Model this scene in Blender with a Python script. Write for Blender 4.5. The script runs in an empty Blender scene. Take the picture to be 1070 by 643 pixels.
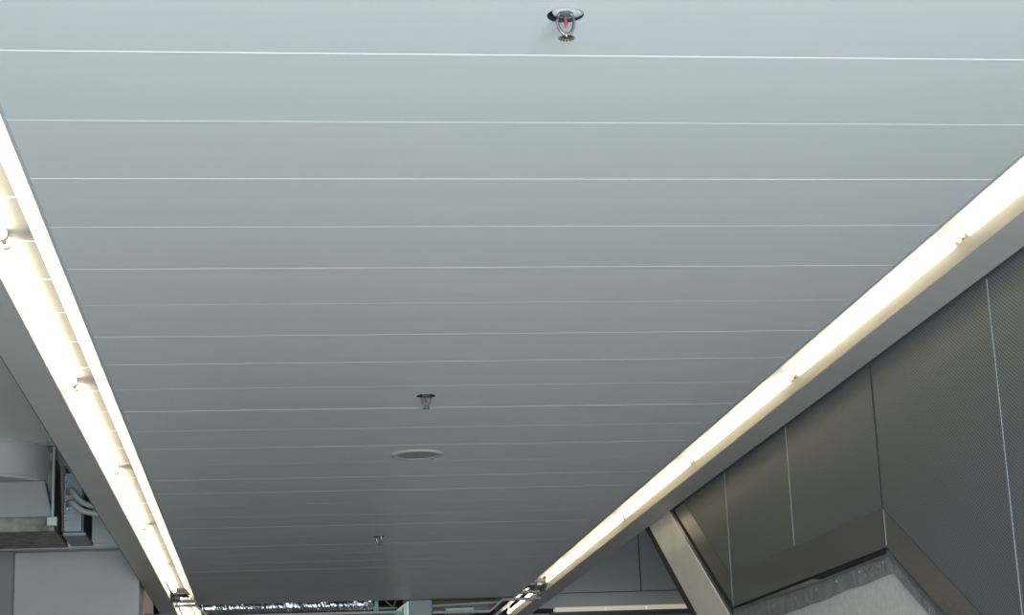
import bpy, bmesh, math, random
from mathutils import Vector, Matrix
PI = math.pi
EYE = 1.62            # height of the eye above the floor; all z below are given from the eye
H = 1.18              # ceiling above the eye
sc = bpy.context.scene
COL = sc.collection
random.seed(7)

# ------------------------------------------------------------------ camera, light, exposure
cam_d = bpy.data.cameras.new('camera')
cam_d.sensor_width = 36.0
cam_d.lens = 36.0 * 1961.6 / 1070
cam_d.clip_start = 0.05
cam = bpy.data.objects.new('camera', cam_d)
COL.objects.link(cam)
cam.matrix_world = Matrix(((0.99200581, 0.00776820, -0.12595291, 0),
                           (-0.11988015, -0.25370554, -0.95982407, 0),
                           (-0.03941106, 0.96725031, -0.25074611, EYE),
                           (0, 0, 0, 1)))
sc.camera = cam
sc.view_settings.view_transform = 'Standard'
sc.view_settings.look = 'None'
sc.view_settings.gamma = 1.0
sc.view_settings.use_curve_mapping = False
sc.view_settings.exposure = 0.0

world = bpy.data.worlds.new('world')
sc.world = world
world.use_nodes = True
bg = world.node_tree.nodes['Background']
bg.inputs[0].default_value = (1.0, 0.86, 0.72, 1)
bg.inputs[1].default_value = 0.17

def area(name, loc, rot, sx, sy, power, color):
    l = bpy.data.lights.new(name, 'AREA')
    l.shape = 'RECTANGLE'; l.size = sx; l.size_y = sy
    l.energy = power; l.color = color
    o = bpy.data.objects.new(name, l); COL.objects.link(o)
    o.location = (loc[0], loc[1], loc[2] + EYE); o.rotation_euler = rot
    return o
# daylight from the open end of the concourse behind the viewer
area('daylight_opening', (0.5, -2.0, -0.35), (math.radians(97), 0, 0), 3.0, 2.0, 780, (0.80, 0.94, 1.02))

# ------------------------------------------------------------------ materials
def mat(name, col, rough=0.5, metal=0.0, spec=0.5, emit=None, estr=0.0, noise=0.0, nscale=20, bump=0.0, bscale=200, trans=0.0):
    m = bpy.data.materials.new(name); m.use_nodes = True
    nt = m.node_tree; b = nt.nodes['Principled BSDF']
    b.inputs['Base Color'].default_value = (*col, 1)
    b.inputs['Roughness'].default_value = rough
    b.inputs['Metallic'].default_value = metal
    b.inputs['Specular IOR Level'].default_value = spec
    b.inputs['Transmission Weight'].default_value = trans
    if emit:
        b.inputs['Emission Color'].default_value = (*emit, 1)
        b.inputs['Emission Strength'].default_value = estr
    tc = None
    if noise or bump:
        tc = nt.nodes.new('ShaderNodeTexCoord')
    if noise:
        n = nt.nodes.new('ShaderNodeTexNoise'); n.inputs['Scale'].default_value = nscale
        n.inputs['Detail'].default_value = 5
        nt.links.new(tc.outputs['Object'], n.inputs['Vector'])
        r = nt.nodes.new('ShaderNodeMapRange')
        r.inputs[1].default_value = 0.3; r.inputs[2].default_value = 0.7
        r.inputs[3].default_value = 1 - noise; r.inputs[4].default_value = 1 + noise
        nt.links.new(n.outputs[0], r.inputs[0])
        mx = nt.nodes.new('ShaderNodeVectorMath'); mx.operation = 'SCALE'
        mx.inputs[0].default_value = col
        nt.links.new(r.outputs[0], mx.inputs['Scale'])
        nt.links.new(mx.outputs[0], b.inputs['Base Color'])
    if bump:
        n = nt.nodes.new('ShaderNodeTexNoise'); n.inputs['Scale'].default_value = bscale
        n.inputs['Detail'].default_value = 3
        nt.links.new(tc.outputs['Object'], n.inputs['Vector'])
        bp = nt.nodes.new('ShaderNodeBump'); bp.inputs['Strength'].default_value = bump
        bp.inputs['Distance'].default_value = 0.01
        nt.links.new(n.outputs[0], bp.inputs['Height'])
        nt.links.new(bp.outputs[0], b.inputs['Normal'])
    return m

def perforated(name, col, hole, pitch, rad, axes, rough, metal, spec=0.5, stagger=True):
    """sheet metal with a staggered grid of round holes (procedural)"""
    m = mat(name, col, rough, metal, spec)
    nt = m.node_tree; b = nt.nodes['Principled BSDF']; N = nt.nodes; L = nt.links
    tc = N.new('ShaderNodeTexCoord'); sp = N.new('ShaderNodeSeparateXYZ')
    L.new(tc.outputs['Object'], sp.inputs[0])
    def mth(op, a, c=None):
        n = N.new('ShaderNodeMath'); n.operation = op
        for i, v in enumerate((a, c)):
            if v is None: continue
            if isinstance(v, (int, float)): n.inputs[i].default_value = v
            else: L.new(v, n.inputs[i])
        return n.outputs[0]
    def lattice(off):
        ds = []
        for k in range(2):
            t = mth('ADD', mth('DIVIDE', sp.outputs[axes[k]], pitch[k]), off)
            f = mth('MULTIPLY', mth('SUBTRACT', mth('FRACT', mth('ADD', t, 1000)), 0.5), pitch[k])
            ds.append(mth('MULTIPLY', f, f))
        return mth('SQRT', mth('ADD', ds[0], ds[1]))
    d = lattice(0.0)
    if stagger: d = mth('MINIMUM', d, lattice(0.5))
    inside = mth('LESS_THAN', d, rad)
    mx = N.new('ShaderNodeMix'); mx.data_type = 'RGBA'
    mx.inputs[6].default_value = (*col, 1); mx.inputs[7].default_value = (*hole, 1)
    L.new(inside, mx.inputs[0]); L.new(mx.outputs[2], b.inputs['Base Color'])
    return m

M = {}
M['plank'] = perforated('plank paint', (0.58, 0.58, 0.58), (0.42, 0.42, 0.42), (0.003, 0.003), 0.0007, (0, 1), 0.42, 0.0, 0.45)
M['reflector'] = mat('cream enamel reflector', (0.90, 0.86, 0.74), 0.35, 0, 0.5)
M['fascia'] = mat('satin grey fascia', (0.43, 0.405, 0.38), 0.45, 0.0, 0.5, noise=0.03, nscale=3)
M['lip'] = mat('cream grey lip', (0.24, 0.24, 0.23), 0.5)
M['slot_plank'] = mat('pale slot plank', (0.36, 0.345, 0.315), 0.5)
M['slot_plank_glow'] = mat('slot plank painted glow', (0.78, 0.74, 0.65), 0.5)  # paler copy for the right slot, tube glow put into the colour
M['slot_edge_lit'] = mat('plank edge painted light', (0.9, 0.9, 0.88), 0.4)  # white paints the light caught by the slot chamfers
M['recess_grey'] = mat('mid grey recess', (0.17, 0.165, 0.16), 0.6)
M['dark_gap'] = mat('shadow gap black', (0.025, 0.025, 0.028), 0.8)  # near-black fill, shade of the open gaps put into its colour
M['edge'] = mat('grey edge strip', (0.40, 0.41, 0.41), 0.5)
M['mesh'] = perforated('perforated steel', (0.165, 0.182, 0.184), (0.038, 0.044, 0.045), (0.0165, 0.0105), 0.0030, (1, 2), 0.48, 0.2)
M['seam'] = mat('seam strip steel', (0.17, 0.175, 0.175), 0.55, 0.2)
M['skirt'] = mat('brushed steel skirt', (0.25, 0.24, 0.215), 0.22, 0.75, noise=0.08, nscale=4)
M['render'] = mat('rough grey render', (0.62, 0.60, 0.575), 0.85, 0, 0.3, noise=0.10, nscale=60, bump=0.3, bscale=250)
M['mortar'] = mat('smeared mortar frame', (0.22, 0.216, 0.21), 0.6, 0, 0.5, noise=0.22, nscale=14, bump=0.8, bscale=60)
M['stringer'] = mat('brushed aluminium stringer', (0.74, 0.725, 0.67), 0.42, 0.0, 0.5, noise=0.05, nscale=6)
M['panelwall'] = mat('blue grey panel', (0.42, 0.44, 0.45), 0.5, 0, 0.4, noise=0.03, nscale=4)
M['sidewall'] = mat('pale grey wall', (0.33, 0.325, 0.315), 0.6, 0, 0.4, noise=0.04, nscale=3)
M['sideceil'] = mat('grey side ceiling', (0.70, 0.71, 0.69), 0.6, 0, 0.4, noise=0.05, nscale=2)
M['post'] = mat('olive grey post', (0.20, 0.20, 0.165), 0.6)
M['bluegrey'] = mat('slate panel', (0.20, 0.22, 0.25), 0.6)
M['floor'] = mat('concourse floor', (0.30, 0.29, 0.28), 0.4, 0, 0.5, noise=0.08, nscale=3)
M['void'] = mat('void slab', (0.04, 0.04, 0.042), 0.9)
M['bar'] = mat('light grey bar', (0.27, 0.26, 0.24), 0.5, 0.1)
M['tube'] = mat('lit tube', (1, 1, 1), 0.3, emit=(1.0, 0.87, 0.66), estr=18)
M['cap'] = mat('tube cap', (0.75, 0.68, 0.52), 0.4, 0.2)
M['holder'] = mat('lamp holder', (0.85, 0.80, 0.68), 0.5)
M['pin'] = mat('brown pin', (0.16, 0.09, 0.04), 0.5)
M['chrome'] = mat('sprinkler metal', (0.42, 0.42, 0.40), 0.25, 1.0, noise=0.15, nscale=60)
M['bulb'] = mat('red glass bulb', (0.15, 0.03, 0.04), 0.3, 0, 0.4)
M['cavity'] = mat('dark recess', (0.008, 0.012, 0.022), 0.6)
M['plate'] = mat('white recess plate', (0.55, 0.56, 0.57), 0.4)
M['brass'] = mat('dull body metal', (0.14, 0.14, 0.13), 0.4, 0.6)
M['ring'] = mat('speaker ring', (0.40, 0.385, 0.375), 0.45, 0, 0.4)
M['grille'] = perforated('speaker grille', (0.44, 0.42, 0.40), (0.10, 0.10, 0.10), (0.006, 0.006), 0.0016, (0, 1), 0.5, 0.2)
M['drum'] = mat('pale drum paint', (0.40, 0.40, 0.39), 0.5)
M['duct'] = mat('grey duct paint', (0.20, 0.20, 0.195), 0.55, 0.0, 0.4, noise=0.06, nscale=4)
M['rust'] = mat('stained duct edge', (0.17, 0.155, 0.13), 0.7, 0.1, 0.4, noise=0.5, nscale=16)
M['galv'] = mat('galvanised box', (0.15, 0.175, 0.18), 0.42, 0.5, noise=0.12, nscale=25)
M['darkbox'] = mat('dark box side', (0.07, 0.075, 0.075), 0.5, 0.3)
M['conduit'] = mat('flexible grey conduit', (0.36, 0.36, 0.35), 0.5, 0.1)
M['foil'] = mat('crumpled foil', (0.85, 0.86, 0.88), 0.30, 1.0, bump=0.6, bscale=40)
M['pipe'] = mat('dull pipe', (0.16, 0.17, 0.18), 0.4, 0.5)
M['cable'] = mat('ochre cable', (0.20, 0.17, 0.06), 0.5)
M['sign'] = mat('pale green lit sign face', (0.45, 0.60, 0.55), 0.4, emit=(0.62, 0.86, 0.78), estr=0.42)
M['glyph'] = mat('dark green lettering', (0.02, 0.10, 0.08), 0.5)
M['sign_body'] = mat('grey sign body', (0.19, 0.20, 0.20), 0.5, 0.1)
M['cornice_glow'] = mat('cream cornice', (0.80, 0.74, 0.60), 0.5, emit=(1.0, 0.88, 0.68), estr=0.35)  # no lamp: weak emission paints the warm light falling on the cornice

# ------------------------------------------------------------------ mesh helpers
class MB:
    def __init__(self): self.v = []; self.f = []; self.mi = []
    def add(self, vs, fs, mi=0):
        o = len(self.v); self.v += [tuple(p) for p in vs]
        self.f += [tuple(o + i for i in f) for f in fs]; self.mi += [mi] * len(fs)
        return self
    def box(self, x0, x1, y0, y1, z0, z1, mi=0):
        v = [(x, y, z) for x in (x0, x1) for y in (y0, y1) for z in (z0, z1)]
        return self.add(v, [(0, 1, 3, 2), (4, 6, 7, 5), (0, 4, 5, 1), (2, 3, 7, 6), (0, 2, 6, 4), (1, 5, 7, 3)], mi)
    def prism(self, poly, lo, hi, axis, mi=0):
        """poly: 2-D points in the two other axes (in x,y,z order), extruded along axis"""
        n = len(poly)
        def P(p, t):
            if axis == 0: return (t, p[0], p[1])
            if axis == 1: return (p[0], t, p[1])
            return (p[0], p[1], t)
        v = [P(p, lo) for p in poly] + [P(p, hi) for p in poly]
        f = [tuple(range(n - 1, -1, -1)), tuple(range(n, 2 * n))]
        f += [(i, (i + 1) % n, n + (i + 1) % n, n + i) for i in range(n)]
        return self.add(v, f, mi)
    def tube(self, pts, r, n=10, mi=0, cap=True):
        pts = [Vector(p) for p in pts]; rs = r if isinstance(r, (list, tuple)) else [r] * len(pts)
        rings = []
        up = Vector((0, 0, 1))
        d0 = (pts[1] - pts[0]).normalized()
        if abs(d0.dot(up)) > 0.95: up = Vector((1, 0, 0))
        a = d0.cross(up).normalized()
        for i, p in enumerate(pts):
            d = (pts[min(i + 1, len(pts) - 1)] - pts[max(i - 1, 0)]).normalized()
            a = (a - d * a.dot(d)).normalized(); b = d.cross(a)
            rings.append([p + (a * math.cos(2 * PI * k / n) + b * math.sin(2 * PI * k / n)) * rs[i] for k in range(n)])
        vs = [q for ring in rings for q in ring]
        fs = [(i * n + k, i * n + (k + 1) % n, (i + 1) * n + (k + 1) % n, (i + 1) * n + k) for i in range(len(pts) - 1) for k in range(n)]
        if cap: fs += [tuple(range(n - 1, -1, -1)), tuple((len(pts) - 1) * n + k for k in range(n))]
        return self.add(vs, fs, mi)
    def lathe(self, prof, cx=0, cy=0, n=32, mi=0, a0=0, a1=2 * PI):
        full = abs(a1 - a0 - 2 * PI) < 1e-6
        m = n if full else n + 1
        vs = [(cx + r * math.cos(a0 + (a1 - a0) * k / n), cy + r * math.sin(a0 + (a1 - a0) * k / n), z) for r, z in prof for k in range(m)]
        fs = []
        for i in range(len(prof) - 1):
            for k in range(n):
                k2 = (k + 1) % m
                fs.append((i * m + k, i * m + k2, (i + 1) * m + k2, (i + 1) * m + k))
        return self.add(vs, fs, mi)
    def build(self, name, mats, parent=None, smooth=False, bevel=0.0, loc=None):
        me = bpy.data.meshes.new(name); me.from_pydata(self.v, [], self.f)
        for m in (mats if isinstance(mats, (list, tuple)) else [mats]): me.materials.append(m)
        for p, mi in zip(me.polygons, self.mi): p.material_index = mi
        bm = bmesh.new(); bm.from_mesh(me)
        bmesh.ops.remove_doubles(bm, verts=bm.verts, dist=1e-6)
        bmesh.ops.recalc_face_normals(bm, faces=bm.faces)
        bm.to_mesh(me); bm.free()
        if smooth:
            for p in me.polygons: p.use_smooth = True
        o = bpy.data.objects.new(name, me); COL.objects.link(o)
        if smooth:
            try: me.set_sharp_from_angle(angle=math.radians(40))
            except Exception: pass
        if bevel:
            b = o.modifiers.new('edge', 'BEVEL'); b.width = bevel; b.segments = 2; b.limit_method = 'ANGLE'
        if parent is not None: o.parent = parent
        else: o.location = (0, 0, EYE) if loc is None else (loc[0], loc[1], loc[2] + EYE)
        return o

def struct(o):
    o['kind'] = 'structure'; return o
def tag(o, label, cat, group=None):
    o['label'] = label; o['category'] = cat
    if group: o['group'] = group
    return o
def thing(name, loc, label, cat, group=None):
    o = bpy.data.objects.new(name, None); COL.objects.link(o)
    o.empty_display_size = 0.05
    o.location = (loc[0], loc[1], loc[2] + EYE)
    return tag(o, label, cat, group)
def copy_tree(o, parent=None):
    c = o.copy(); COL.objects.link(c)
    if parent is not None: c.parent = parent
    for ch in [q for q in bpy.data.objects if q.parent == o]: copy_tree(ch, c)
    return c

# ------------------------------------------------------------------ setting: ceiling planks
XL, XR = -0.465, 1.467
P0, PW = 2.866, 0.3201
YEND = 11.60
SPR = [(0.458, 2.703), (0.457, 5.573), (0.477, 8.706)]
HR = 0.029
cham = {0: 2.7, 1: 1.4, 2: 2.5, 3: 1.2, 4: 1.7, 5: 0.6, 6: 1.8, 7: 1.7, 8: 0.7, 9: 2.6, 10: 1.1, 11: 1.5, 12: 0.5, 13: 2.0, 14: 2.2,
        15: 0.7, 16: 1.0, 17: 2.6, 18: 1.0, 19: 2.4, 20: 0.8, 21: 2.4, 22: 3.4, 23: 1.6, 24: 1.2, 25: 2.4, 26: 1.4, 27: 1.8}
for k in cham: cham[k] *= 1.15 if k < 8 else 1.5
mb = MB()
def plank_row(mb, x0, x1, z, holes, ks, yend, cset=None):
    for k in ks:
        c = (cset or cham.get(k, 1.6)) / 1000.0
        y0 = P0 + PW * k; y1 = min(y0 + PW, yend)
        if y1 - y0 < 0.02: continue
        # raised near edge (chamfer turned to the concourse), flat underside, folded far edge
        mb.add([(x0, y0, z + 0.03), (x1, y0, z + 0.03), (x1, y0, z + c), (x0, y0, z + c)], [(0, 1, 2, 3)])
        mb.add([(x0, y0, z + c), (x1, y0, z + c), (x1, y0 + c, z), (x0, y0 + c, z)], [(0, 1, 2, 3)], 1 if cset else 0)
        mb.add([(x0, y1 - 0.0006, z), (x1, y1 - 0.0006, z), (x1, y1, z + 0.001), (x0, y1, z + 0.001)], [(0, 1, 2, 3)])
        a, b = y0 + c, y1 - 0.0006
        hs = [h for h in holes if a < h[1] - 0.04 and h[1] + 0.04 < b]
        if not hs:
            mb.add([(x0, a, z), (x1, a, z), (x1, b, z), (x0, b, z)], [(0, 1, 2, 3)])
        for hx, hy in hs:
            q = 0.04
            mb.add([(x0, a, z), (hx - q, a, z), (hx - q, b, z), (x0, b, z)], [(0, 1, 2, 3)])
            mb.add([(hx + q, a, z), (x1, a, z), (x1, b, z), (hx + q, b, z)], [(0, 1, 2, 3)])
            mb.add([(hx - q, a, z), (hx + q, a, z), (hx + q, hy - q, z), (hx - q, hy - q, z)], [(0, 1, 2, 3)])
            mb.add([(hx - q, hy + q, z), (hx + q, hy + q, z), (hx + q, b, z), (hx - q, b, z)], [(0, 1, 2, 3)])
            n = 40; vs = []
            for i in range(n):
                t = 2 * PI * i / n; ct, st = math.cos(t), math.sin(t); s = q / max(abs(ct), abs(st))
                vs += [(hx + HR * ct, hy + HR * st, z), (hx + s * ct, hy + s * st, z)]
            mb.add(vs, [(2 * i, 2 * i + 1, (2 * i + 3) % (2 * n), (2 * i + 2) % (2 * n)) for i in range(n)])
plank_row(mb, XL, XR, H, SPR, range(-22, 28), YEND)
mb.box(XL, XR, -4.2, YEND, H + 0.045, H + 0.06)
struct(mb.build('ceiling', M['plank']))

# setting: the two light slots (s = outward direction)
for idx, (xe, s) in enumerate(((XL, -1), (XR, 1))):
    Y0, Y1 = 0.0, 14.0
    def X(u): return xe + s * u
    m = MB()      # reflector lining
    def strip(pts, y0=Y0, y1=YEND, mi=0):
        for p, q in zip(pts[:-1], pts[1:]):
            m.add([(X(p[0]), y0, p[1]), (X(q[0]), y0, q[1]), (X(q[0]), y1, q[1]), (X(p[0]), y1, p[1])], [(0, 1, 2, 3)], mi)
    strip([(0.004, H + 0.001), (0.066, H + 0.067)])
    strip([(0.118, H + 0.067), (0.118, H + 0.115), (0.178, H + 0.115), (0.178, H + 0.045), (0.153, H + 0.045)], Y0, Y1)
    strip([(0.002, H + 0.001), (0.066, H + 0.067), (0.118, H + 0.067), (0.118, H + 0.115), (0.178, H + 0.115), (0.178, H + 0.045), (0.153, H + 0.045)], 11.74, Y1)
    struct(m.build('trim_reflector', M['reflector']))
    m = MB(); a, b = sorted((X(0.151), X(0.153)))
    m.box(a, b, Y0, Y1, H + 0.001, H + 0.045)
    struct(m.build('trim_fascia_lip', M['lip']))
    m = MB()      # planks seen again inside the slot
    plank_row(m, min(X(0.064), X(0.120)), max(X(0.064), X(0.120)), H + 0.067, [], range(0, 28), YEND, 5.0)
    struct(m.build('trim_slot_plank', [M['slot_plank'] if s < 0 else M['slot_plank_glow'], M['slot_edge_lit']]))
    m = MB()
    m.box(min(X(-0.003), X(0.004)), max(X(-0.003), X(0.004)), Y0, YEND, H - 0.002, H + 0.002)
    struct(m.build('trim_ceiling_edge', M['edge']))
    m = MB()      # fascia beam
    a, b = sorted((X(0.1531), X(0.256)))
    m.prism([(a, H), (b, H), (b, H + 0.045), (a, H + 0.045)], Y0, Y1, 1)
    a, b = sorted((X(0.180), X(0.256)))
    m.box(a, b, Y0, Y1, H + 0.045, H + 0.19)
    struct(m.build('trim_fascia', M['fascia']))
    m = MB()
    a, b = sorted((X(0.256), X(0.262)))
    m.box(a, b, Y0, Y1, H + 0.006, H + 0.19)
    struct(m.build('trim_shadow_gap', M['dark_gap']))

# setting: floor, slab over the void, walls
struct(MB().box(-4.5, 4.5, -4.5, 14.5, -EYE - 0.1, -EYE).build('floor', M['floor']))
struct(MB().box(-4.5, 6.0, -1.0, 15.5, 2.35, 2.45).build('ceiling', M['void']))
# side ceiling on the left, above the duct
struct(MB().box(-4.4, -0.735, 0.0, 10.7, 1.635, 1.68).build('ceiling', M['sideceil']))
m = MB().box(-4.4, -0.735, 10.70, 10.80, -EYE, 2.35)
m.box(-4.4, -0.735, 10.685, 10.70, 1.415, 1.422).box(-4.4, -0.735, 10.685, 10.70, 1.445, 1.452)
struct(m.build('wall_far_left', M['sideceil'], bevel=0.002))
struct(MB().box(-1.392, -0.731, 10.35, 10.69, -EYE, 1.362).build('wall_pier', M['sidewall'], bevel=0.006))
struct(MB().box(-2.6, -1.392, 10.45, 10.69, -EYE, 1.380).build('wall_recess', M['recess_grey']))
struct(MB().box(-0.838, -0.766, 12.0, 12.2, -EYE, 1.178).build('trim_post', M['post'], bevel=0.006))
struct(MB().box(-0.766, -0.625, 12.06, 12.3, -EYE, 1.178).build('wall_slate', M['bluegrey']))

# right wall: perforated sheets above the stair
XW = 1.735
m = MB()
m.prism([(0.3, -EYE), (0.80, -EYE), (5.207, 0.755), (7.102, 0.787), (7.87, 1.19), (0.3, 1.19)], XW, XW + 0.03, 0)
struct(m.build('wall_right', M['mesh']))
zt = lambda y: 0.755 + 0.54 * (y - 5.207) if y < 5.207 else 0.755 + (y - 5.207) * 0.0169
zb = lambda y: 0.641 + 0.54 * (y - 5.2) if y < 5.2 else 0.641 + (y - 5.2) * 0.0096
for y, w, mm in ((4.264, 0.0045, 'seam'), (6.163, 0.003, 'seam'), (7.078, 0.004, 'seam')):
    m = MB().box(XW - 0.0022, XW + 0.001, y - w, y + w, (zt(y) if y != 7.078 else 0.66), 1.176)
    struct(m.build('trim_seam', [M[mm], M['dark_gap']]))
m = MB().box(XW - 0.002, XW + 0.001, 5.198, 5.207, zt(5.2), 1.176, 1)
m.box(XW - 0.0025, XW + 0.001, 5.198, 5.201, 0.645, 0.75, 0)
struct(m.build('trim_seam', [M['seam'], M['dark_gap']]))

# far right panelled wall across the concourse
m = MB()
for (xa, xb, za, zc) in ((0.9, 2.629, 1.392, 2.34), (2.637, 4.6, 1.392, 2.34), (0.9, 6.0, 1.283, 1.386)):
    m.box(xa, xb, 13.5, 13.56, za, zc)
m.box(0.9, 6.0, 13.56, 13.62, -EYE, 2.35, 1)
struct(m.build('wall_far_right', [M['panelwall'], M['dark_gap']]))
struct(MB().box(0.9, 6.0, 13.50, 13.56, -EYE, 1.245).build('wall_far_right_base', M['panelwall']))
struct(MB().box(4.5, 4.6, 0.3, 13.5, -EYE, 2.35).build('wall_stairwell', M['panelwall']))
# end wall behind the service void
struct(MB().box(-0.9, 1.9, 14.2, 14.3, -EYE, 2.35).build('wall_end', M['void']))
struct(MB().box(-0.47, 1.47, 11.60, 14.2, 1.40, 1.45).build('trim_void_top', M['void']))

# cornice of cream segments along the far right wall
t = thing('cornice_strip', (2.9, 13.44, 1.247), 'long cream cornice strip with painted glow running along the foot of the far blue-grey panelled wall', 'light strip')
x = 1.98
for w in (0.372, 0.295, 0.304, 0.30, 0.30, 0.30, 0.30):
    MB().box(x - 2.9, x + w - 0.006 - 2.9, -0.04, 0.055, 0.0, 0.032).build('cornice_segment', M['cornice_glow'], t, bevel=0.004)
    x += w
MB().box(1.95 - 2.9, x - 2.9, -0.02, 0.055, -0.03, 0.0).build('bracket_rail', M['darkbox'], t)

# portal bar after the end of the planks
def bar_path(pts, y0, y1, w):
    m = MB()
    for (a, b) in zip(pts[:-1], pts[1:]):
        m.add([(a[0], y0, a[1]), (b[0], y0, b[1]), (b[0], y0, b[1] + w), (a[0], y0, a[1] + w),
               (a[0], y1, a[1]), (b[0], y1, b[1]), (b[0], y1, b[1] + w), (a[0], y1, a[1] + w)],
              [(0, 1, 2, 3), (4, 7, 6, 5), (0, 4, 5, 1), (3, 2, 6, 7), (0, 3, 7, 4), (1, 5, 6, 2)])
    return m
m = bar_path([(-0.610, 1.184), (-0.487, 1.184), (-0.408, 1.112), (0.78, 1.108)], 11.68, 11.73, 0.014)
struct(m.build('trim_portal_bar', M['bar']))
m = bar_path([(0.96, 1.098), (1.318, 1.096), (1.400, 1.166), (1.640, 1.170)], 11.68, 11.73, 0.014)
struct(m.build('trim_portal_bar', M['bar']))
m = MB().box(-0.40, 0.78, 11.74, 11.95, 1.085, 1.097).box(0.96, 1.30, 11.74, 11.95, 1.073, 1.085)
struct(m.build('trim_portal_shelf', M['pipe']))

# ------------------------------------------------------------------ staircase on the right
st = thing('staircase', (XW, 6.0, -EYE), 'enclosed staircase with steel skirting, mortar-smeared edge and pale rendered landing panel', 'staircase')
def S(poly, x0, x1, name, mm, bevel=0.0):
    m = MB().prism([(y - 6.0, z + EYE) for y, z in poly], x0 - XW, x1 - XW, 0)
    return m.build(name, mm, st, bevel=bevel)
sk = S([(0.81, -EYE), (5.207, 0.754), (7.102, 0.786), (7.845, 1.186), (8.056, 1.186), (7.068, 0.659), (5.2, 0.641), (1.01, -EYE)],
       XW - 0.001, XW + 0.05, 'skirt', M['skirt'])
sk['label'] = 'dull brushed steel skirt band'
S([(1.00, -EYE), (5.2, 0.644), (7.066, 0.664), (8.050, 1.186), (8.10, 1.186), (7.10, 0.62), (5.19, 0.60), (1.10, -EYE)], XW + 0.012, XW + 0.06, 'shadow_joint', M['dark_gap'])
# ragged frame strip
top = [(y, (0.632 if y > 5.95 else 0.617 + 0.010 * abs(y - 5.6)) + 0.0096 * (y - 5.2)) for y in [5.19 + i * 0.1 for i in range(20)]]
bot = [(y, 0.565 + random.uniform(-0.004, 0.004)) for y in [7.05 - i * 0.11 for i in range(17)]]
poly = top + bot + [(5.176, 0.566)]
fr = S(poly, XW + 0.002, XW + 0.08, 'frame_strip', M['mortar'])
S([(1.02, -EYE), (5.19, 0.628), (5.176, 0.566), (1.10, -EYE)], XW + 0.002, XW + 0.08, 'frame_strip', M['mortar'])
pn = S([(5.176, 0.566), (7.40, 0.570), (7.40, 0.15), (5.35, 0.15), (2.1, -EYE), (1.10, -EYE)], XW + 0.010, XW + 1.6, 'landing_panel', M['render'])
pn['label'] = 'pale rough rendered panel'
S([(8.13, 1.186), (7.02, 0.574), (7.49, 0.574), (8.60, 1.186)], XW - 0.006, XW + 0.12, 'stringer', M['stringer'], 0.003)
S([(8.60, 1.186), (7.49, 0.574), (7.60, 0.574), (8.71, 1.186)], XW - 0.001, XW + 1.6, 'stringer_edge', M['dark_gap'])
S([(8.09, 1.186), (7.09, 0.634), (7.06, 0.60), (7.02, 0.574), (8.13, 1.186)], XW - 0.003, XW + 0.1, 'cover_strip', M['skirt'])
# thin bright lip with screw heads under the skirt, and the screws themselves
m = MB()
m.prism([(y - 6.0, z + EYE) for y, z in [(5.195, 0.622), (5.95, 0.625), (7.05, 0.650), (7.05, 0.643), (5.95, 0.618), (5.195, 0.615)]], -0.004, 0.004, 0)
m.prism([(y - 6.0, z + EYE) for y, z in [(2.0, -1.095), (5.195, 0.631), (5.195, 0.621), (2.0, -1.105)]], -0.004, 0.004, 0)
m.build('edge_lip', M['galv'], st)
scr = None
for y in (5.25, 5.48, 5.72, 5.95, 6.2, 6.5, 6.85):
    if scr is None:
        scr = MB().lathe([(0.0001, -0.003), (0.005, -0.002), (0.006, 0.001)], n=10).build('screw', M['seam'], st)
        scr.rotation_euler = (0, PI / 2, 0); q = scr
    else:
        q = scr.copy(); COL.objects.link(q)
    q.location = (0.0, y - 6.0, 0.603 + EYE)

# ------------------------------------------------------------------ fluorescent tubes
def make_tube(L, label, group):
    t = thing('fluorescent_tube', (0, 0, 0), label, 'fluorescent tube', group)
    g = MB().tube([(0, 0.02, 0), (0, L - 0.02, 0)], 0.013, 16).build('glass_tube', M['tube'], t, smooth=True)
    for e, d in ((0, 1), (L, -1)):
        MB().tube([(0, e, 0), (0, e + d * 0.022, 0)], 0.0134, 16).build('end_cap', M['cap'], t, smooth=True)
        h = MB().box(-0.008, 0.008, e - d * 0.008, e, -0.010, 0.060).build('lamp_holder', M['holder'], t, bevel=0.002)
        MB().tube([(0, e - d * 0.011, -0.003), (0, e - d * 0.008, -0.003)], 0.004, 8).build('pin', M['pin'], h)
    return t
starts = [2.615, 4.115, 5.625, 7.125, 8.62, 10.10]
order = ['nearest the viewer', 'second from the viewer', 'third from the viewer', 'fourth from the viewer', 'fifth from the viewer', 'shorter last one before the portal bar']
prot = make_tube(1.455, '', 'fluorescent tubes in the left light slot')
first = True
short = make_tube(1.15, '', 'fluorescent tubes in the left light slot')
used_short = False
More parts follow.
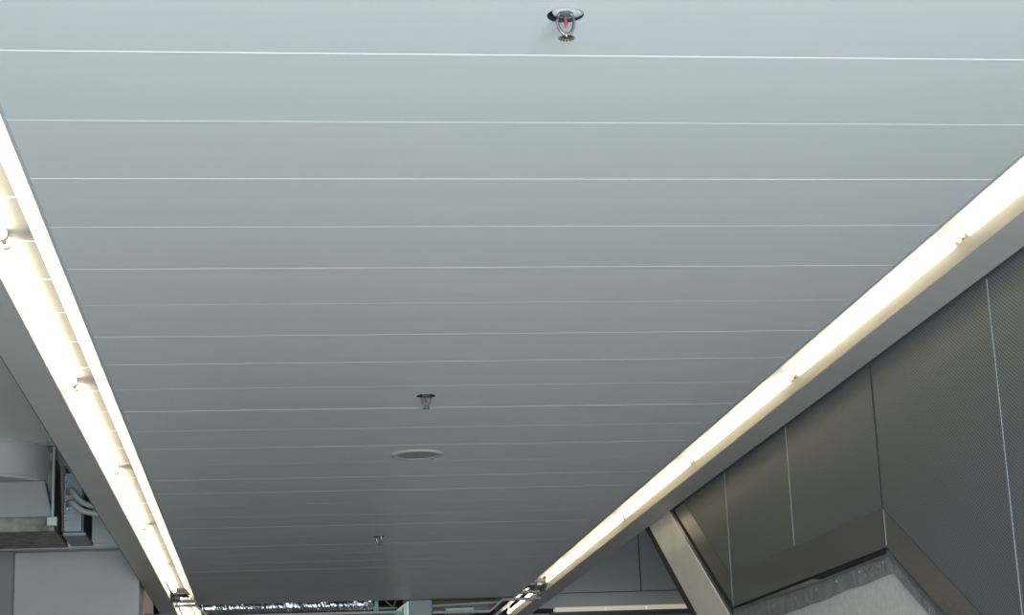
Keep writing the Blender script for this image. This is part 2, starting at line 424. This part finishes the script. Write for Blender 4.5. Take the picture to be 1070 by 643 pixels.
for side, s, xt in (('left', -1, -0.593), ('right', 1, 1.625)):
    for i, y in enumerate(starts):
        if i < 5:
            o = prot if first else copy_tree(prot); first = False
        else:
            o = copy_tree(short) if used_short else short; used_short = True
        o.location = (xt, y, 1.234 + EYE)
        o['label'] = 'lit fluorescent tube in the %s ceiling light slot, %s' % (side, order[i])
        o['group'] = 'fluorescent tubes in the %s light slot' % side
    o = copy_tree(prot)
    o.location = (xt, 11.76, 1.234 + EYE)
    o['label'] = 'lit fluorescent tube continuing the %s light slot beyond the pale portal bar' % side
    o['group'] = 'fluorescent tubes beyond the portal bar'
    # bracket closing the gap between the two light slot sections
    b = thing('slot_bracket', (xt, 11.28, H + 0.012), 'grey metal bracket and end plate at the far end of the %s light slot' % side, 'bracket')
    e0, e1 = (-0.150, 0.020) if s > 0 else (-0.020, 0.120)
    MB().box(e0 * 0.7, e1 * 0.7, 0.0, 0.010, 0.040, 0.062).build('end_plate', M['darkbox'], b, bevel=0.001)
    MB().box(e0 * 0.8, e1 * 0.8, 0.05, 0.12, 0.030, 0.045).build('cross_channel', M['bar'], b, bevel=0.003)
    MB().box(-0.012, 0.022, 0.15, 0.22, 0.005, 0.040).build('connector_block', M['darkbox'], b, bevel=0.003)
    MB().box(e0, e1, 0.27, 0.33, 0.004, 0.020).build('support_rail', M['bar'], b, bevel=0.002)
    MB().box(-0.06, -0.03, 0.01, 0.30, 0.020, 0.040).build('side_rail', M['bar'], b, bevel=0.002)

# ------------------------------------------------------------------ sprinklers
def make_sprinkler():
    t = thing('fire_sprinkler', (0, 0, 0), '', 'sprinkler', 'pendent fire sprinklers along the plank ceiling')
    m = MB().lathe([(HR, 0.0), (HR, 0.034), (0.0005, 0.034)], n=40)
    m.build('recess_cup', M['cavity'], t, smooth=True)
    MB().lathe([(0.0005, 0.0), (0.0225, 0.0), (0.0255, 0.0015), (0.0262, 0.004), (0.0255, 0.0055), (0.0005, 0.0055)], 0.005, -0.001, 36).build('recess_plate', M['plate'], t, smooth=True).location = (0, -0.0015, 0.003)
    m = MB().lathe([(0.012, 0.014), (0.012, 0.003), (0.009, 0.000), (0.004, -0.002), (0.0005, -0.002)], n=20)
    m.build('threaded_body', M['brass'], t, smooth=True)
    for s in (-1, 1):
        pts = [(s * 0.0095, 0, 0.002), (s * 0.0128, 0, -0.004), (s * 0.0132, 0, -0.013), (s * 0.0115, 0, -0.022), (s * 0.006, 0, -0.030), (0, 0, -0.034)]
        MB().tube(pts, [0.0025, 0.0028, 0.0026, 0.0024, 0.0024, 0.0028], 8).build('frame_arm', M['chrome'], t, smooth=True)
    MB().lathe([(0.0005, -0.028), (0.003, -0.029), (0.0042, -0.033), (0.0042, -0.0385), (0.0005, -0.040)], n=14).build('boss', M['chrome'], t, smooth=True)
    MB().lathe([(0.0005, 0.0), (0.002, -0.001), (0.0026, -0.005), (0.0028, -0.014), (0.0022, -0.020), (0.0005, -0.0225)], n=14).build('glass_bulb', M['bulb'], t, smooth=True)
    m = MB(); n = 14; r0, r1 = 0.0065, 0.0128
    z0, z1 = -0.0362, -0.0368
    for k in range(n):
        a = 2 * PI * k / n; w = 0.62 * PI / n; wi = 0.95 * PI / n
        for (zz, dz) in ((z0, 0),):
            q = [(r0 * math.cos(a - wi), r0 * math.sin(a - wi)), (r1 * math.cos(a - w), r1 * math.sin(a - w)),
                 (r1 * math.cos(a + w), r1 * math.sin(a + w)), (r0 * math.cos(a + wi), r0 * math.sin(a + wi))]
            v = [(q[0][0], q[0][1], z0), (q[1][0], q[1][1], z0 - 0.003), (q[2][0], q[2][1], z0 - 0.003), (q[3][0], q[3][1], z0)]
            v += [(x, y, z + 0.0011) for x, y, z in v]
            m.add(v, [(0, 1, 2, 3), (7, 6, 5, 4), (0, 4, 5, 1), (1, 5, 6, 2), (2, 6, 7, 3), (3, 7, 4, 0)])
    m.lathe([(0.0005, z0), (r0 + 0.0006, z0), (r0 + 0.0006, z0 + 0.0011), (0.0005, z0 + 0.0011)], n=28)
    m.build('deflector', M['chrome'], t)
    return t
sp = make_sprinkler()
labs = ['chrome pendent fire sprinkler with red bulb, largest and nearest, at top of picture',
        'small chrome pendent fire sprinkler just before the round ceiling speaker',
        'tiny dark pendent fire sprinkler farthest away, beyond the round ceiling speaker']
for i, (x, y) in enumerate(SPR):
    o = sp if i == 0 else copy_tree(sp)
    o.location = (x, y, H + EYE)
    if i:
        for ch in [q for q in bpy.data.objects if q.parent == o and q.name.startswith('recess_plate')]: ch.location = (0, 0, 0.022)
    if i == 2: o.rotation_euler = (0, 0, 0.5)
    o['label'] = labs[i]

# ------------------------------------------------------------------ round ceiling speaker
t = thing('ceiling_speaker', (0.502, 6.570, H), 'round grey recessed ceiling speaker with perforated centre and raised rim', 'speaker')
MB().lathe([(0.068, -0.0035), (0.072, -0.0055), (0.084, -0.0058), (0.092, -0.0035), (0.0965, 0.0)], n=64).build('trim_ring', M['ring'], t, smooth=True)
MB().lathe([(0.0005, -0.0052), (0.04, -0.0048), (0.071, -0.003)], n=48).build('grille', M['grille'], t, smooth=True)
for a in (PI * 0.98, PI * 0.25, PI * 1.55):
    MB().lathe([(0.0005, -0.011), (0.003, -0.0105), (0.004, -0.008)], 0.080 * math.cos(a), 0.080 * math.sin(a), 10).build('screw', M['seam'], t, smooth=True)

# ------------------------------------------------------------------ hanging sign column
t = thing('sign_column', (0.883, 11.92, 0.2), 'grey hanging sign column with pale green lit side panel, where the ceiling planks end', 'sign')
def L(p): return (p[0] - 0.883, p[1] - 11.92)
foot = [(0.813, 11.64), (0.954, 11.64), (0.93, 12.19), (0.776, 12.19)]
MB().prism([L(p) for p in foot], 0.0, H - 0.2, 2).build('housing', M['sign_body'], t, bevel=0.003)
# side panel, just proud of the slanting left face
a, b = Vector((0.8125, 11.655)), Vector((0.7765, 12.175))
nrm = Vector(((a - b).y, -(a - b).x)).normalized()
if nrm.x > 0: nrm = -nrm
def on(u, out): p = a.lerp(b, u) + nrm * out; return L(p)
pn = MB().prism([on(0, 0.002), on(0, 0.008), on(1, 0.008), on(1, 0.002)], 0.0, H - 0.2 - 0.006, 2).build('sign_face', M['sign'], t)
pn['label'] = 'pale green lit panel'
def stroke(u0, u1, z0, z1):
    return MB().prism([on(u0, 0.008), on(u0, 0.010), on(u1, 0.010), on(u1, 0.008)], z0 - 0.2, z1 - 0.2, 2)
for (u0, u1, z0, z1) in ((0.36, 0.44, 1.10, 1.155), (0.54, 0.66, 1.140, 1.150), (0.54, 0.66, 1.118, 1.126), (0.66, 0.72, 1.095, 1.150),
                         (0.28, 0.40, 1.072, 1.080), (0.36, 0.44, 1.03, 1.085), (0.52, 0.72, 1.078, 1.086), (0.58, 0.64, 1.03, 1.086), (0.50, 0.74, 1.045, 1.052)):
    stroke(u0, u1, z0, z1).build('lettering', M['glyph'], pn)
MB().box(-0.022, 0.018, -0.2835, -0.280, 0.897, 0.903).build('label_plate', M['bar'], t)

# ------------------------------------------------------------------ services in the void beyond the planks
m = MB()
n = 140; rg = 16
rs = random.Random(3)
pts = []
for i in range(n + 1):
    x = -0.46 + 1.08 * i / n
    for k in range(rg):
        a = 2 * PI * k / rg; r = 0.040 * (1 + rs.uniform(-0.06, 0.06))
        pts.append((x, 12.02 + r * math.cos(a), 1.204 + r * math.sin(a)))
m.add(pts, [(i * rg + k, i * rg + (k + 1) % rg, (i + 1) * rg + (k + 1) % rg, (i + 1) * rg + k) for i in range(n) for k in range(rg)])
for hx in (-0.3, 0.1, 0.5): m.box(hx, hx + 0.012, 12.014, 12.026, 1.235, 1.40)
tag(m.build('foil_duct', M['foil']), 'glinting crumpled foil-wrapped duct in the dark gap beyond the ceiling planks', 'duct')
m = MB().tube([(-0.45, 12.3, 1.20), (0.78, 12.3, 1.20)], 0.018, 12)
tag(m.build('service_pipe', M['pipe'], smooth=True), 'dark horizontal service pipe behind the foil-wrapped duct', 'pipe', 'service pipes in the ceiling void')
m = MB().tube([(0.96, 12.0, 1.176), (1.42, 12.0, 1.19)], 0.011, 12)
tag(m.build('service_pipe', M['conduit'], smooth=True), 'grey service pipe right of the hanging sign column, above the portal bar', 'pipe', 'service pipes in the ceiling void')
m = MB().tube([(0.96, 12.25, 1.222), (1.42, 12.25, 1.226)], 0.018, 12).box(1.0, 1.012, 12.244, 12.256, 1.235, 1.40).box(1.36, 1.372, 12.244, 12.256, 1.235, 1.40)
tag(m.build('service_pipe', M['cable'], smooth=True), 'brownish service pipe right of the hanging sign column, highest in the gap', 'pipe', 'service pipes in the ceiling void')
m = MB().box(1.06, 1.24, 11.9, 12.1, 1.112, 1.150)
tag(m.build('junction_box', M['holder'], bevel=0.004), 'flat cream junction box on the portal bar right of the sign column', 'junction box')
m = MB().tube([(0.66, 11.9, 1.25), (0.69, 11.9, 1.20), (0.73, 11.9, 1.165), (0.745, 11.9, 1.20), (0.76, 11.9, 1.25)], 0.006, 8)
tag(m.build('cable_loop', M['cable'], smooth=True), 'ochre cable loop hanging left of the sign column', 'cable')
m = MB().box(0.50, 0.78, 12.15, 12.2, 1.13, 1.16).box(0.62, 0.65, 12.1, 12.15, 1.12, 1.30)
tag(m.build('cable_tray', M['galv'], bevel=0.002), 'short metal cable tray beside the ochre cable loop', 'cable tray')

# ------------------------------------------------------------------ duct unit at the left
t = thing('air_duct', (-1.30, 8.80, 1.25), 'grey air duct unit with round drum collar hanging left of the left light slot', 'air duct')
MB().lathe([(0.30, 0.385), (0.352, 0.385), (0.358, 0.372), (0.352, 0.366), (0.350, 0.232), (0.357, 0.222), (0.350, 0.212), (0.0005, 0.212)], -0.08, 0.02, 72).build('drum_collar', M['drum'], t, smooth=True)
# tapered plenum under the drum
def frustum(x0, x1, y0, y1, z0, X0, X1, Y0_, Y1_, z1):
    v = [(x0, y0, z0), (x1, y0, z0), (x1, y1, z0), (x0, y1, z0), (X0, Y0_, z1), (X1, Y0_, z1), (X1, Y1_, z1), (X0, Y1_, z1)]
    return MB().add(v, [(3, 2, 1, 0), (4, 5, 6, 7), (0, 1, 5, 4), (1, 2, 6, 5), (2, 3, 7, 6), (3, 0, 4, 7)])
frustum(-0.6, 0.300, -0.16, 0.40, 0.045, -0.6, 0.262, -0.16, 0.40, 0.212).build('plenum', M['duct'], t, bevel=0.006)
lo = frustum(-0.6, 0.312, -0.165, 0.41, -0.02, -0.6, 0.300, -0.16, 0.40, 0.045).build('bottom_flange', M['rust'], t, bevel=0.004)
lo['label'] = 'stained brownish bottom flange'
frustum(0.240, 0.290, -0.05, 0.30, 0.06, 0.220, 0.280, -0.05, 0.30, 0.36).build('end_panel', M['rust'], t, bevel=0.004)
# threaded hanger
t = thing('hanger_rod', (-0.995, 8.60, 1.25), 'thin pale hanger rod with square foot block between duct and junction box', 'hanger rod')
MB().tube([(0, 0, 0.03), (0, 0, 0.385)], 0.0065, 8).build('rod', M['conduit'], t, smooth=True)
MB().box(-0.022, 0.022, -0.02, 0.02, -0.003, 0.036).build('foot_block', M['conduit'], t, bevel=0.002)
MB().box(-0.03, 0.03, -0.02, 0.02, 0.36, 0.385).build('top_bracket', M['galv'], t, bevel=0.002)
# galvanised electrical box
t = thing('electrical_box', (-0.925, 8.98, 1.24), 'galvanised electrical box with screw holes beside the grey air duct', 'electrical box')
MB().box(-0.045, 0.037, -0.16, -0.14, 0.012, 0.285).build('front_plate', M['galv'], t, bevel=0.002)
MB().box(-0.045, 0.045, -0.14, 0.26, 0.010, 0.27).build('body', M['darkbox'], t, bevel=0.003)
MB().box(-0.050, 0.055, -0.14, 0.24, -0.004, 0.010).build('bottom_plate', M['duct'], t, bevel=0.002)
MB().box(-0.060, -0.046, -0.10, 0.24, 0.02, 0.33).build('back_channel', M['darkbox'], t)
m = None
for k in range(9):
    z = 0.03 + k * 0.03
    if m is None:
        m = MB().lathe([(0.0005, -0.003), (0.004, -0.002), (0.005, 0.0)], n=8).build('screw', M['chrome'], t); q = m
        m.rotation_euler = (-PI / 2, 0, 0)
    else:
        q = m.copy(); COL.objects.link(q)
    q.location = (-0.038 + (k % 2) * 0.006, -0.161, z)
for lab, z0, dz in (('upper flexible grey conduit curving out of the electrical box', 1.430, 0.0), ('lower flexible grey conduit curving out of the electrical box', 1.375, -0.005)):
    zz = 1.350 if dz == 0 else 1.318
    pts = []
    P = [Vector((-0.952, 8.83, z0)), Vector((-0.930, 8.74, z0)), Vector((-0.880, 8.72, (z0 * 0.3 + zz * 0.7))), Vector((-0.82, 8.72, zz)), Vector((-0.75, 8.72, zz)), Vector((-0.70, 8.72, zz + 0.03))]
    for i in range(len(P) - 1):
        p0 = P[max(i - 1, 0)]; p1 = P[i]; p2 = P[i + 1]; p3 = P[min(i + 2, len(P) - 1)]
        for s in range(6):
            u = s / 6
            pts.append(0.5 * ((2 * p1) + (p2 - p0) * u + (2 * p0 - 5 * p1 + 4 * p2 - p3) * u * u + (3 * p1 - p0 - 3 * p2 + p3) * u ** 3))
    pts.append(P[-1])
    tag(MB().tube(pts, 0.0135, 10).build('flexible_conduit', M['conduit'], smooth=True), lab, 'conduit', 'flexible conduits at the electrical box')
